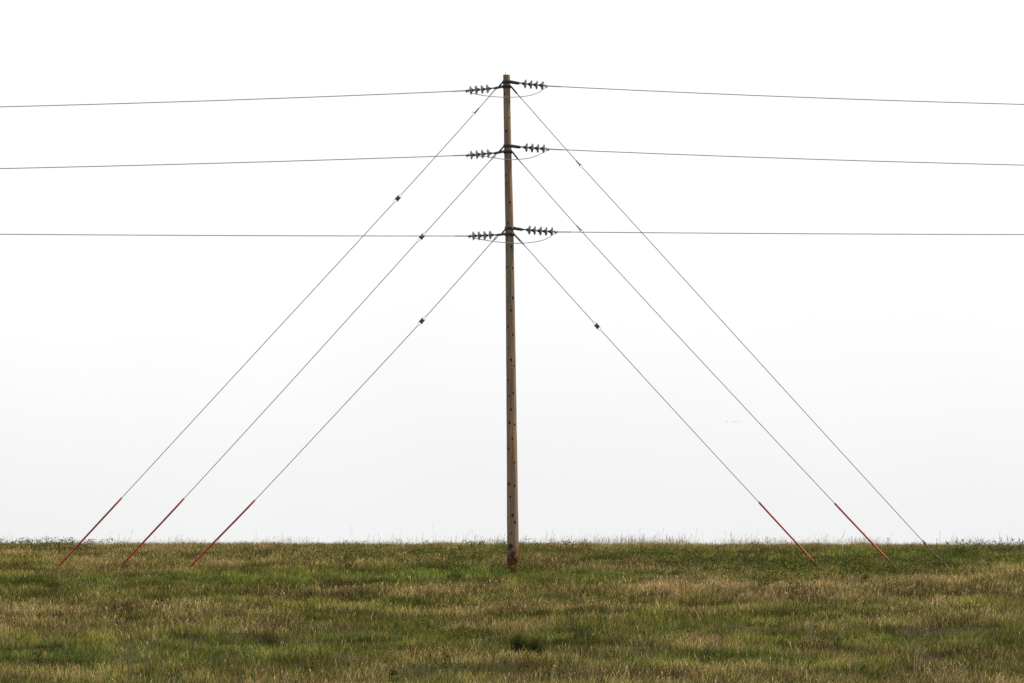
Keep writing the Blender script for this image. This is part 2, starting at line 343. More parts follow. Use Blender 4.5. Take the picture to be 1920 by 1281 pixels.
ends['L3'] = string((930.5, 440.4), [(920.7, 440.9), (910.3, 441.7), (899.6, 442.2), (889.2, 442.5)], (880, 442.7), 'string of four grey discs on the left of the lowest bracket', -1)
ends['R3'] = string((981, 430.4), [(991, 431.3), (1001.1, 432.3), (1011.9, 433.1), (1022.5, 433.9), (1033.1, 434.4)], (1043, 435), 'long string of five sunlit discs on the right of the lowest bracket', 1)

# ------------------------------------------------------------ conductors and jumpers
def smooth_path(pts, n=40):
    pts = [Vector(p) for p in pts]; out = []
    q = [pts[0]*2-pts[1]]+pts+[pts[-1]*2-pts[-2]]
    for i in range(1, len(q)-2):
        for k in range(n):
            t = k/n; a, b, c, d = q[i-1:i+3]
            out.append(.5*((2*b)+(c-a)*t+(2*a-5*b+4*c-d)*t*t+(3*b-a-3*c+d)*t**3))
    out.append(pts[-1]); return out
def conductor(key, pxs, label):
    A = ends[key]; s = -1 if key[0] == 'L' else 1
    pts = [A]+[P(x, y, Y=yrec(x)) for x, y in pxs]
    X_ = np.array([p.x for p in pts]); Z_ = np.array([p.z for p in pts])
    co = np.polyfit(X_-X_[0], Z_-Z_[0], 2)             # a shallow sag through the points seen
    out = []
    for k in range(61):
        t = k/60; x = s*(abs(A.x)+t*70)
        if abs(x) < abs(A.x): x = A.x
        dx = x-X_[0]; out.append(Vector((x, D+.02+(x-(952-960)*u)*REC, A.z+co[0]*dx*dx+co[1]*dx+(0 if k else 0))))
    out[0] = A
    m = MB(); m.tube(out, .0125, 6)
    m.tube([A, A+(out[1]-A)*.35], .017, 6)            # armour rods by the clamp
    o = m.build('power_line', M_al); tag(o, label, 'power line', 'power line conductors')
conductor('L1', [(435, 187.2), (0, 199)], 'top thin grey conductor running off to the left')
conductor('L2', [(435, 305), (0, 315)], 'middle thin grey conductor running off to the left')
conductor('L3', [(435, 441.5), (0, 438.3)], 'lowest thin grey conductor running off to the left, nearly level')
conductor('R1', [(1500, 182), (1919, 194.5)], 'top thin grey conductor running off to the right')
conductor('R2', [(1500, 297.5), (1919, 308.5)], 'middle thin grey conductor running off to the right')
conductor('R3', [(1500, 438), (1919, 439)], 'lowest thin grey conductor running off to the right, nearly level')
def jumper(pts, label):
    p = smooth_path([P(x, y, Y=D-dy) for x, y, dy in pts], 12)
    tag(MB().tube(p, .0105, 6).build('jumper_wire', M_al), label, 'jumper wire', 'jumper wires under the insulators')
jumper([(876, 171.2, -.15), (887, 175.5, 0), (910, 180), (950, 182.6), (985, 180.5), (1008, 174.5), (1025, 163, -.15)] if 0 else
       [(876, 171.2, -.15), (887, 175.4, .05), (912, 180, .16), (950, 182.6, .2), (985, 180.6, .16), (1008, 174.4, 0), (1025, 162.5, -.15)], 'thin sagging jumper wire under the topmost bracket')
jumper([(877, 292, -.15), (892, 292.8, .05), (912, 294, .16), (940, 298.2, .2), (968, 299.4, .2), (1000, 294.5, .1), (1028, 281, -.15)], 'thin sagging jumper wire under the middle bracket')
jumper([(881, 443.8, -.15), (896, 448, .05), (920, 452, .16), (948, 455.2, .2), (980, 456.2, .2), (1018, 450.5, .1), (1043, 436.5, -.15)], 'thin sagging jumper wire under the lowest bracket')

# ------------------------------------------------------------ guy wires
def guy(path, label, block=None, shackle=None, sleeve=None, fitting=None, loop=None):
    g_end = path[-1]; Ya = row_Y(g_end[1]+2); n = len(path)
    L_ = [0]
    for a, b in zip(path, path[1:]): L_.append(L_[-1]+math.hypot(a[0]-b[0], a[1]-b[1]))
    Yof = lambda s: (D-.02)+(Ya-D+.02)*s/L_[-1]
    xs = [p[0] for p in path]; ys = [p[1] for p in path]
    pts = [P(x, y, Y=Yof(s)) for (x, y), s in zip(path, L_)]
    end = pts[-1]; dirn = (pts[-1]-pts[-2]).normalized()
    gz = float(ground_z(end.x, end.y)); k = max(0.05, (end.z-gz+.15)/abs(dirn.z)); foot = end+dirn*k
    t = thing('guy_wire', foot, label, 'guy wire', 'guy wires bracing the pole')
    def at(px):                                       # point on the wire at picture column px
        s = float(np.interp(px, xs, L_)) if xs[-1] > xs[0] else float(np.interp(-px, [-x for x in xs], L_))
        y = float(np.interp(s, L_, ys)); return P(px, y, Y=Yof(s))
    full = smooth_path(pts, 10)
    full.append(foot)
    sg = 1 if xs[-1] > xs[0] else -1
    def run(a, b):                                   # wire between two distances along x
        q = [p for p in full if (p.x-a.x)*sg > .02 and (b.x-p.x)*sg > .02]
        return [a]+q+[b]
    cuts = []
    if shackle: cuts.append((shackle, 's'))
    if block: cuts.append((block, 'b'))
    cur = full[0]
    def side(d): return d.cross(Vector((0, 1, 0))).normalized()
    for px, kd in cuts:
        c = at(px); d = (at(px+sg*8)-at(px-sg*8)).normalized(); sd = side(d)
        if kd == 'b':
            hl = .075; a = c-d*.21; b = c+d*.21
            MB().tube(run(cur, a), .0105, 6).build('wire', M_galv, t)
            m = MB()
            for s2, pr in ((1, a), (-1, b)):
                for w_ in (-1, 1):
                    e = c-d*s2*hl+sd*w_*.043+d*s2*.02; mid = pr+(e-pr)*.5+sd*w_*.006
                    m.tube([pr-d*s2*.03, pr, mid, e, e+d*s2*.09], .0055, 6)
            m.build('wire_loop', M_galv, t)
            m = MB()                                  # grooved porcelain strain block
            for w_ in (-1, 1):
                q = c+sd*w_*.030
                m.tube([q-d*hl, q-d*(hl-.015), q-d*.02, q, q+d*.02, q+d*(hl-.015), q+d*hl], [.018, .029, .030, .024, .030, .029, .018], 10)
            m.tube([c-d*.06, c+d*.06], .032, 10)
            m.build('strain_insulator', M_porcd, t, True)
            cur = b
        else:
            a = c-d*.10; b = c+d*.16
            MB().tube(run(cur, a), .0105, 6).build('wire', M_galv, t)
            m = MB(); m.tube([a-d*.06, a, c+d*.01], [.016, .019, .021], 8)
            m.tube([c-sd*.034+d*.035, c+d*.0, c+sd*.034+d*.035], .016, 8)
            m.build('shackle', M_steel, t)
            m = MB()
            for w_ in (-1, 1): m.tube([c+sd*w_*.034+d*.03, c+sd*w_*.030+d*.08, b, b+d*.03], .0055, 6)
            m.build('wire_loop', M_galv, t); cur = b
    MB().tube(run(cur, foot), .0105, 6).build('wire', M_galv, t)
    if loop:                                          # open bail where the wire leaves the link
        c = full[0]; d = (full[5]-full[0]).normalized(); sd = side(d); m = MB(); tip = c+d*.17
        for w_ in (-1, 1): m.tube([c+sd*w_*loop-d*.01, c+sd*w_*loop*.9+d*.05, tip, tip+d*.03], .006, 6)
        m.build('wire_loop', M_galv, t)
    d0 = (full[8]-full[0]).normalized()
    MB().tube([full[0]-d0*.02, full[0]+d0*.22], .013, 6).build('wire_grip', M_steel, t)
    if sleeve:
        a = at(sleeve); b = foot+(a-foot).normalized()*.16; q = run(a, b)
        MB().tube(q, [.028]*(len(q)), 10).build('marker_sleeve', M_red, t, True)
    if fitting:
        a = at(fitting); d = (foot-a).normalized(); sd = side(d)
        m = MB(); m.tube([a-d*.12, a-d*.04, a, a+d*.05, a+d*.12], [.012, .022, .026, .018, .012], 8); m.tube([a-sd*.05, a+sd*.05], .014, 6); m.tube([a-d*.1+sd*.0, a-d*.07+sd*.05], .01, 6)
        m.build('turnbuckle', M_steel, t); MB().tube([a, foot], .007, 6).build('anchor_rod', M_galv, t)
guy([(929, 167.5), (891, 211), (746, 372), (480, 660.5), (228, 934), (115, 1056)], 'outermost guy wire on the left, red sleeve nearest the left edge', block=746, shackle=891, sleeve=228)
guy([(929, 290.5), (791, 444), (560, 700), (345, 935), (232, 1056)], 'middle guy wire on the left, from the middle bracket to a red sleeve', block=791, sleeve=345, loop=.035)
guy([(931.5, 444), (791, 602), (640, 765), (478, 938), (363, 1056)], 'lowest guy wire on the left, red sleeve nearest the pole on that side', block=791, sleeve=478, loop=.035)
guy([(968, 174), (1088, 310), (1205, 438), (1480, 741), (1735, 1020), (1776, 1062)], 'outermost guy wire on the right, bare steel without a red sleeve', shackle=1087, fitting=1734)
guy([(970.5, 297.5), (1089, 432), (1300, 661), (1565, 944), (1675, 1060)], 'guy wire on the right with a shackle and a red sleeve', shackle=1088, sleeve=1565)
guy([(975.5, 451.5), (1119, 611), (1280, 787), (1423, 942), (1530, 1058)], 'lowest guy wire on the right, with a dark block and red sleeve', block=1119.5, sleeve=1423, loop=.03)

# ------------------------------------------------------------ grass
# plant communities: (column, row, half width px, half height px, kind, weight); turned into ground positions
PATCH = [
 ('g', 840, 1072, 170, 8, .9), ('g', 1180, 1076, 140, 7, .9), ('g', 420, 1082, 330, 10, .55), ('g', 1750, 1036, 210, 9, .8), ('g', 60, 1220, 160, 16, .8), ('g', 30, 1085, 120, 12, .4),
 ('g', 180, 1235, 130, 12, .5), ('g', 740, 1276, 110, 10, .8), ('g', 1400, 1228, 150, 14, .5), ('g', 1870, 1190, 60, 20, .5), ('g', 620, 1195, 200, 16, .55), ('g', 1120, 1205, 150, 22, .4), ('g', 430, 1210, 120, 20, .5), ('g', 1650, 1185, 160, 14, .35), ('g', 1500, 1160, 150, 12, .3), ('g', 1290, 1035, 120, 8, .6),
 ('s', 660, 1108, 170, 9, .8), ('s', 880, 1108, 200, 12, .55), ('s', 1080, 1108, 200, 14, .5), ('s', 1300, 1100, 150, 12, .55), ('s', 1020, 1049, 70, 4, 1.0), ('s', 1500, 1112, 220, 14, .6), ('s', 1840, 1085, 130, 16, .55), ('s', 110, 1168, 210, 20, .75), ('s', 330, 1165, 160, 14, .5), ('s', 560, 1142, 170, 8, .6), ('s', 330, 1122, 120, 7, .5), ('s', 60, 1145, 140, 5, .6), ('s', 900, 1140, 200, 14, .4), ('s', 1300, 1150, 120, 8, .2),
 ('s', 560, 1268, 200, 16, .7), ('s', 1780, 1262, 180, 22, .7), ('s', 1200, 1262, 100, 14, .5), ('s', 1240, 1026, 240, 3, .8), ('s', 1620, 1026, 180, 3, .6), ('s', 1560, 1180, 60, 14, .5), ('s', 380, 1268, 80, 14, .5), ('s', 180, 1042, 200, 8, .4), ('s', 100, 1090, 60, 8, .3), ('s', 1700, 1095, 120, 12, .4),
 ('b', 630, 1088, 65, 9, 1.0), ('b', 560, 1122, 60, 5, .8), ('b', 1520, 1214, 90, 11, .9), ('b', 1800, 1218, 100, 14, .7), ('b', 250, 1062, 200, 8, .4), ('b', 1130, 1055, 200, 6, .6), ('b', 1350, 1193, 60, 8, .8), ('b', 500, 1185, 40, 7, .9), ('b', 850, 1160, 100, 8, .4), ('b', 230, 1105, 120, 6, .3), ('b', 920, 1050, 120, 9, .4), ('b', 1860, 1110, 100, 10, .4),
 ('d', 505, 1190, 34, 6, 1.0), ('d', 705, 1193, 50, 6, .7), ('d', 1085, 1180, 40, 5, .8), ('d', 70, 1214, 40, 5, .9), ('d', 850, 1073, 24, 5, .9), ('d', 1355, 1196, 22, 5, .9), ('d', 1700, 1240, 60, 8, .4), ('d', 1270, 1225, 70, 6, .6), ('d', 640, 1094, 50, 4, .7), ('d', 975, 1212, 38, 10, .9), ('d', 80, 1128, 40, 5, .4), ('d', 820, 1270, 60, 8, .5), ('d', 340, 1250, 60, 6, .4),
]
def community(x, y, kind):
    wsum = np.zeros_like(x)
    for k, px, py, hx, hy, wt in PATCH:
        if k != kind: continue
        yc = row_Y(py); y0 = row_Y(py+hy); y1 = row_Y(min(py-hy, 1e9)); sy = max((y1-y0)/2, .5); cx = (px-960)/F*yc; sx = hx/F*yc
        dd = ((x-cx)/sx)**2+((y-yc)/sy)**2
        wsum += wt*np.exp(-dd*.9)
    return wsum
def scatter(dens, y0=41.5, y1=97.):
    A = 0; xs = []; ys = []
    for a in np.arange(y0, y1, 1.):
        hw = 960/F*(a+1)*1.10+1.2; n = int(dens(a)*2*hw); xs.append(R.uniform(-hw, hw, n)); ys.append(R.uniform(a, a+1, n))
    return np.concatenate(xs), np.concatenate(ys)
GREEN = np.array([(.110, .145, .018), (.16, .18, .026), (.25, .235, .05), (.04, .06, .010), (.07, .105, .014)])
STRAW = np.array([(.48, .36, .17), (.34, .245, .11), (.68, .54, .30), (.18, .125, .06)])
BROWN = np.array([(.105, .066, .034), (.15, .095, .05), (.07, .052, .024)])
OLIVE = np.array([(.24, .21, .058), (.13, .115, .032), (.36, .31, .12)])
def blades(x, y, H, W, lean, az, col, tipcol):
    n = len(x); z = ground_z(x, y)-.02
    b = np.stack([x, y, z], 1); wd = np.stack([np.cos(az), np.sin(az), 0*az], 1)*W[:, None]/2
    la = R.uniform(0, 2*math.pi, n); ld = np.stack([np.cos(la)*lean+.05*H, np.sin(la)*lean, 0*la], 1); up = np.zeros((n, 3)); up[:, 2] = 1
    V = np.stack([b-wd, b+wd, b+up*(H*.55)[:, None]+ld*.32-wd*.8, b+up*(H*.55)[:, None]+ld*.32+wd*.8, b+up*H[:, None]*.96+ld], 1)
    T = np.array([[0, 1, 3], [0, 3, 2], [2, 3, 4]]); base = (np.arange(n)*5)[:, None, None]
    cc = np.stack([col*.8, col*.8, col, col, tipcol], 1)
    return V.reshape(-1, 3), (T[None]+base).reshape(-1, 3), cc.reshape(-1, 3)
def stalks(x, y, H, W, lean, az, col, head, hw=3.2):
    n = len(x); z = ground_z(x, y)-.02
    b = np.stack([x, y, z], 1); wd = np.stack([np.cos(az), np.sin(az), 0*az], 1)*W[:, None]/2
    la = R.uniform(0, 2*math.pi, n); ld = np.stack([np.cos(la)*lean+.06*H, np.sin(la)*lean, 0*la], 1); up = np.zeros((n, 3)); up[:, 2] = 1
    def at(k, s): return b+up*(H*k)[:, None]+ld*k**2, wd*s
    p1, w1 = at(.72, .6); p2, w2 = at(.84, hw); p3, _ = at(1., 1)
    V = np.stack([b-wd, b+wd, p1-w1, p1+w1, p2-w2, p2+w2, p3], 1)
    T = np.array([[0, 1, 3], [0, 3, 2], [2, 3, 5], [2, 5, 4], [4, 5, 6]]); base = (np.arange(n)*7)[:, None, None]
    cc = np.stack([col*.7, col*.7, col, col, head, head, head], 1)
    return V.reshape(-1, 3), (T[None]+base).reshape(-1, 3), cc.reshape(-1, 3)
def pick(pal, n): return pal[R.integers(0, len(pal), n)]*R.uniform(.5, 1.45, (n, 1))
def fields(x, y):
    n1 = fbm(x*.8, y*1.3, .30, 101, 4); n2 = fbm(x, y*1.5, .8, 141, 4); n3 = fbm(x, y*.9, .16, 171, 3)
    g = community(x, y, 'g'); s = community(x, y, 's'); b = community(x, y, 'b'); d = community(x, y, 'd')
    straw = np.clip(.17+(n1-.5)*1.5+(n3-.5)*.6+(n2-.5)*1.7+s*.66-g*.7-d*.8, 0.03, .9)
    brown = np.clip((n2-.58)*2.2+b*.95-g*.4, 0, .9)
    dark = np.clip(d*1.2+(.42-n2)*1.8, 0, .95)
    return straw, brown, dark, g, s, n1, n2
def dens_blade(a): return 640 if a < 60 else (560 if a < 80 else 560)
x, y = scatter(dens_blade)
st, br, dk, gg, ss, n1, n2 = fields(x, y); n = len(x)
tus = fbm(x, y*.8, 1.9, 201, 2); keepp = R.random(n) < np.clip(.7+(tus-.5)*2.4+.2*st, .38, 1)
x, y, st, br, dk, gg, ss, n1, n2, tus = [q[keepp] for q in (x, y, st, br, dk, gg, ss, n1, n2, tus)]; n = len(x)
r = R.random(n); col = pick(GREEN, n)
ol = R.random(n) < .30+.4*st; col[ol] = pick(OLIVE, ol.sum())
vivid = R.random(n) < gg*.55; col[vivid] = pick(np.array([(.075, .155, .022), (.095, .18, .03)]), vivid.sum())
q = r < st*.8; col[q] = pick(STRAW, q.sum())*.85
q = R.random(n) < br*.95; col[q] = pick(BROWN, q.sum())
q = R.random(n) < dk*.8; col[q] = pick(np.array([(.03, .05, .014), (.045, .06, .02)]), q.sum())
cv = fbm(x, y*1.7, 1.1, 231, 4); cw = fbm(x*.7, y*1.8, .4, 251, 3); col = col*np.clip(.86+(cv-.5)*2.4+(cw-.5)*1.1, .36, 1.6)[:, None]
H = R.uniform(.07, .23, n)*(.4+1.2*tus)*(1+.25*st-.1*gg)*np.where(y > 86, 1.0, 1); W = np.where(y < 58, .0075, .0105)*R.uniform(.7, 1.4, n)
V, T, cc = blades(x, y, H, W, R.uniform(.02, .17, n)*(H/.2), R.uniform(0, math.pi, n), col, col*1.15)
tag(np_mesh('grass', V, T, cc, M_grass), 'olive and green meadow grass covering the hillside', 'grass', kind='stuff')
# dry seed stalks
x, y = scatter(lambda a: 60 if a < 86 else 60); st, br, dk, gg, ss, n1, n2 = fields(x, y)
k = R.random(len(x)) < np.clip(st*1.0+br*.4-.12, .02, 1)*np.where(y > 84, .6, 1); x, y, st, br, dk, ss = [q[k] for q in (x, y, st, br, dk, ss)]; n = len(x)
col = pick(STRAW, n); q = R.random(n) < br*.8; col[q] = pick(BROWN, q.sum())*1.2
q = R.random(n) < .3; col[q] = pick(OLIVE, q.sum())
H = R.uniform(.14, .30, n)*(1+.2*ss); W = np.where(y < 58, .0042, .0052)*R.uniform(.7, 1.3, n)
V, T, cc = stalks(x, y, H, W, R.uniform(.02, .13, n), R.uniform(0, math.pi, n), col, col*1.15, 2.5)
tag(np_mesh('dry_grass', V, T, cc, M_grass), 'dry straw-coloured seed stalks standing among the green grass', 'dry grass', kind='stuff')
# tall sparse stalks along the crest
n = 14000; y = R.uniform(87, 94, n); x = R.uniform(-19.5, 19.5, n); x[:3000] = R.uniform(2.3, 13, 3000); cl_ = fbm(x, y*.2, .9, 301, 3); k = R.random(n) < np.clip((cl_-.36)*3.2, .08, 1); x, y = x[k], y[k]; n = len(x)
pxl = x/y*F+960; H = R.uniform(.20, .36, n)+R.exponential(.07, n)+np.where(R.random(n) < .08, .14, 0)+np.where((pxl > 1110) & (pxl < 1210) & (R.random(n) < .35), .12, 0)
col = pick(STRAW, n)*.6; q = R.random(n) < .45; col[q] = pick(OLIVE, q.sum()); W = .0062*R.uniform(.5, 1.3, n)
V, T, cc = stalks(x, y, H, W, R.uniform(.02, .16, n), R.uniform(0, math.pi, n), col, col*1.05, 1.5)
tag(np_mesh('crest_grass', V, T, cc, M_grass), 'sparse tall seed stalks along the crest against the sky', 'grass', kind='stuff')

# ------------------------------------------------------------ broad-leaved weeds
YG = np.array([(.12, .135, .022), (.10, .125, .025), (.075, .105, .022), (.15, .15, .03)])
DKG = np.array([(.035, .055, .018), (.05, .07, .022), (.028, .042, .014)])
GRY = np.array([(.12, .145, .07), (.10, .125, .055), (.15, .165, .09)])
def leaves(cx, cy, cz, Ln, Wd, pal):
    n = len(cx); az = R.uniform(0, 2*math.pi, n); el = R.uniform(-.3, 1.0, n)
    d = np.stack([np.cos(az)*np.cos(el), np.sin(az)*np.cos(el), np.sin(el)], 1)
    s = np.stack([-np.sin(az), np.cos(az), R.uniform(-.5, .5, n)], 1); s /= np.linalg.norm(s, axis=1)[:, None]
    c = np.stack([cx, cy, cz], 1); Ln = Ln[:, None]; Wd = Wd[:, None]
    dr = np.array([0, 0, -1.])*Ln*.12
    V = np.stack([c, c+d*Ln*.4+s*Wd/2, c+d*Ln+dr, c+d*Ln*.4-s*Wd/2], 1)
    T = np.array([[0, 1, 2], [0, 2, 3]]); base = (np.arange(n)*4)[:, None, None]
    col = np.repeat(pick(pal, n)[:, None], 4, 1)
    return V.reshape(-1, 3), (T[None]+base).reshape(-1, 3), col.reshape(-1, 3)
def weed_belt(name, label, spots, per, pal, hgt):
    cx, cy, cz = [], [], []
    for px, py, hx, hy, cnt in spots:
        cnt = int(cnt*.6)
        yc = row_Y(py); ya = row_Y(py+hy); yb = row_Y(py-hy)
        n = cnt; yy = R.normal(yc, max((yb-ya)/2.2, .4), n); xx = (R.normal(px, hx/1.8, n)-960)/F*yc
        ok = yy < 94; yy = yy[ok]; xx = xx[ok]; n = len(xx); hh = R.uniform(.5, 1.1, n)*hgt
        t = R.power(3.0, (n, per)); sp_ = .035+.05*(1-np.abs(t-.6))
        cx.append((xx[:, None]+R.normal(0, 1, (n, per))*sp_).ravel()); cy.append((yy[:, None]+R.normal(0, 1, (n, per))*sp_).ravel()); cz.append((ground_z(xx, yy)[:, None]+hh[:, None]*t).ravel())
    cx, cy, cz = [np.concatenate(q) for q in (cx, cy, cz)]; n = len(cx)
    V, T, cc = leaves(cx, cy, cz, R.uniform(.05, .10, n), R.uniform(.025, .05, n), pal)
    tag(np_mesh(name, V, T, cc, M_leaf), label, 'weeds', kind='stuff')
weed_belt('leafy_weeds', 'low belts of yellow-green leafy weeds just below the crest', [
    (1330, 1060, 110, 10, 190), (1480, 1062, 90, 10, 170), (1600, 1062, 90, 10, 220), (1720, 1056, 90, 7, 170), (1650, 1078, 120, 8, 90), (1450, 1084, 120, 8, 70), (1250, 1050, 80, 8, 80), (1850, 1050, 80, 6, 80),
    (780, 1042, 120, 10, 170), (640, 1048, 90, 10, 110), (900, 1032, 60, 8, 60), (1000, 1035, 60, 7, 40), (480, 1046, 90, 8, 60), (100, 1024, 90, 6, 110), (860, 1062, 70, 6, 60), (960, 1078, 30, 4, 30), (1100, 1045, 70, 8, 60), (960, 1150, 900, 60, 120)], 22, np.vstack([YG*1.15, YG*.8, DKG*1.3]), .40)

pic = (lambda px, py: (lambda Y_: ((px-960)/F*Y_, Y_))(row_Y(py)))
def weed(px, foot, top, wide, nl, pal, label, group=None, name='weed', stem=M_stem, Y_=None, lf=(.05, .085), droop=0, bare=.2):
    Yc = Y_ or row_Y(foot); x0 = (px-960)/F*Yc; z0 = float(ground_z(x0, Yc)); hgt = max(.12, EYE+(HZ-top)/F*Yc-z0); wr = wide/2/F*Yc
    t = thing(name, (x0, Yc, z0), label, 'plant', group); m = MB(); tips = []
    m.tube([(x0, Yc, z0-.05), (x0+.01, Yc, z0+hgt*.5), (x0+droop*.6, Yc, z0+hgt*.9)], [.009, .007, .004], 5)
    nb = max(4, nl//9)
    for b in range(nb):
        k = bare+(1-bare)*(b+.5)/nb; a = b*2.4+R.uniform(-.4, .4); rr = wr*(1-.55*abs(k-.65))*R.uniform(.6, 1.05)
        p0 = Vector((x0+droop*.5*k, Yc, z0+hgt*k*.8)); p1 = p0+Vector((math.cos(a)*rr, math.sin(a)*rr, hgt*.2*R.uniform(.5, 1.1)))
        m.tube([p0, p0.lerp(p1, .5)+Vector((0, 0, .01)), p1], [.005, .004, .0025], 5); tips.append((p0, p1))
    m.build('stem', stem, t)
    if nl:
        q = R.integers(0, nb, nl); f = R.uniform(.35, 1.05, nl); A_ = np.array([tips[i][0] for i in q]); B_ = np.array([tips[i][1] for i in q])
        c = A_+(B_-A_)*f[:, None]+R.normal(0, .018, (nl, 3)); n = nl
        V, T, cc = leaves(c[:, 0], c[:, 1], c[:, 2], R.uniform(*lf, n), R.uniform(lf[0]*.45, lf[1]*.5, n), pal)
        np_mesh('foliage', V-np.array(t.location), T, cc, M_leaf, t)
    return t
def tuft(px, foot, top, lobes, n, pal, label):
    Yc = row_Y(foot); x0 = (px-960)/F*Yc; z0 = float(ground_z(x0, Yc)); hg = EYE+(HZ-top)/F*Yc-z0
    t = thing('dark_tuft', (x0, Yc, z0), label, 'grass tuft'); t['kind'] = 'thing'; k = R.integers(0, len(lobes), n); lb = np.array(lobes)
    gx_, gy_ = np.clip(R.normal(0, 1, (2, n)), -1.6, 1.6); x = x0+lb[k, 0]+gx_*lb[k, 1]; y = Yc+gy_*lb[k, 1]*.9
    H = hg*R.uniform(.45, 1.05, n)*np.exp(-((x-x0-lb[k, 0])/lb[k, 1]/2.6)**2)*lb[k, 2]
    V, T, cc = blades(x, y, H, .008*R.uniform(.7, 1.4, n), R.uniform(.02, .13, n), R.uniform(0, math.pi, n), pick(pal, n), pick(pal, n)*1.3)
    np_mesh('blades', V-np.array(t.location), T, cc, M_grass, t)
tuft(985, 1226, 1178, [(-.15, .07, 1.), (-.05, .06, .7), (.17, .07, .85)], 2300, np.vstack([DKG, DKG, YG*.6]), 'wide very dark green tuft low in the field, below the pole')
tuft(850, 1082, 1066, [(-.1, .09, .8), (.12, .09, 1.)], 500, DKG*1.2, 'low dark green tuft left of the foot of the pole')
tuft(508, 1200, 1181, [(-.06, .14, 1.), (.09, .16, .8)], 520, np.vstack([DKG, BROWN*.6]), 'dark brown-green tuft in the field below the lowest left red sleeve')
tuft(1357, 1205, 1186, [(-.04, .11, .8), (.05, .1, 1.)], 420, np.vstack([DKG, BROWN*.7]), 'small dark tuft in the lower field right of the centre')
tuft(1090, 1190, 1176, [(-.04, .13, .8), (.07, .12, 1.)], 420, DKG*1.2, 'small dark green tuft right of and above the wide very dark tuft')
weed(655, 1072, 1040, 24, 120, DKG, 'dark leafy weed in the grass left of the pole, right of the lowest red sleeve')
weed(648, 1066, 1045, 14, 50, YG, 'small leafy weed close beside the dark weed left of the pole')
weed(1390, 1080, 1026, 24, 150, DKG*1.35, 'tallest leafy weed on the slope, pale stem, left of the red sleeves', stem=M_drystem, bare=.35)
weed(1460, 1092, 1080, 22, 90, YG, 'flat-topped green weed in straw below the right red sleeves, rightmost of a pair')
weed(1432, 1097, 1086, 24, 90, YG*.7, 'flat-topped green weed in straw below the right red sleeves, leftmost of a pair')
weed(1532, 1086, 1073, 14, 70, DKG, 'small dark weed just below the foot of the lowest right guy wire')
weed(1622, 1094, 1078, 20, 110, DKG, 'dark round weed in straw grass, between the feet of the right red sleeves')
weed(1500, 1102, 1090, 14, 60, DKG*1.4, 'small green weed in straw grass below the lowest right red sleeve')
weed(1520, 1056, 1040, 12, 50, DKG*1.2, 'slim dark weed touching the lowest right red sleeve')
weed(1547, 1056, 1040, 10, 40, DKG*1.2, 'slim dark weed just right of the foot of the lowest right red sleeve')
weed(1424, 1048, 1034, 10, 40, DKG, 'small dark weed near the crest, right of the tallest weed')
weed(1438, 1052, 1038, 14, 50, DKG*1.3, 'low spreading weed near the crest beside a small dark one')
weed(1350, 1050, 1034, 12, 50, DKG*1.3, 'small dark weed near the crest, left of the tallest weed')
weed(1853, 1062, 1048, 12, 60, DKG, 'small dark weed near the right edge below the crest bushes')
weed(70, 1240, 1222, 20, 60, DKG*.7, 'nearly black small weed low in the field at the left edge')
weed(245, 1152, 1137, 16, 40, DKG, 'thin dark weed in dry straw, lower left field')
weed(300, 1148, 1132, 22, 50, DKG, 'low dark weed in dry straw under the middle left red sleeve')
weed(350, 1150, 1133, 14, 36, DKG*1.2, 'slim dark weed in dry straw under the lowest left red sleeve')
weed(219, 1168, 1148, 10, 26, DKG, 'spindly dark weed in dry straw, lower left field')
weed(835, 1262, 1218, 9, 30, DKG*.7, 'tall single-stemmed dark weed in the lower field, left of the bush', bare=.3)
weed(737, 1279, 1252, 14, 60, DKG*.7, 'dark upright weed at the bottom edge, left of centre')
weed(1128, 1290, 1270, 16, 40, DKG*.7, 'dark weed at the bottom edge, right of centre')
weed(1540, 1204, 1188, 16, 40, YG, 'pale leafy weed in the lower right field beside dry plumes')
weed(1570, 1210, 1197, 14, 40, DKG*1.3, 'small green weed in the lower right field right of dry plumes')
weed(442, 1160, 1140, 9, 20, DKG, 'spindly brown weed in dry straw, in the field left of centre')
# skyline plants
weed(952, 1078, 1062, 16, 70, YG, 'leafy weed growing against the foot of the pole', Y_=D-.5)
weed(977, 1030, 1016, 8, 34, DKG*1.5, 'small weed poking above the crest right beside the pole')
weed(944, 1030, 1018, 12, 40, DKG*1.5, 'small weed poking above the crest just left of the pole')
weed(887, 1030, 1015, 8, 24, DKG*1.5, 'small spiky weed on the crest, left of the pole')
weed(1203, 1030, 1008, 7, 30, DKG*1.6, 'small dark weed on the crest, right of the plumed dry grass')
weed(1665, 1030, 1006, 6, 12, DKG*1.6, 'thin upright weed on the crest between the two outer right guy wires')
for i, (px, tp, wd) in enumerate([(1060, 1011, 20), (1074, 1012, 22), (1090, 1014, 20), (1104, 1016, 18)]):
    weed(px, 1030, tp, wd, 60, BROWN*1.2, 'low brown dried weed on the crest right of the pole', 'brown dried weeds on the crest right of the pole', name='dry_weed')
for px, tp, wd, s in [(163, 1009, 20, 0), (148, 1013, 16, 0)]:
    weed(px, 1030, tp, wd, 60, GRY*.6, 'flat-topped green weed on the crest beside the outermost left red sleeve, %s of two' % ('right' if px == 163 else 'left'))
for px in range(4, 135, 9):
    weed(px+random.uniform(-3, 3), 1032, 1010+random.uniform(0, 6), 15, 60, GRY*.8 if random.random() < .4 else YG*1.1, 'leafy green weed in the thicket on the crest at the left edge', 'crest thicket at the left edge')
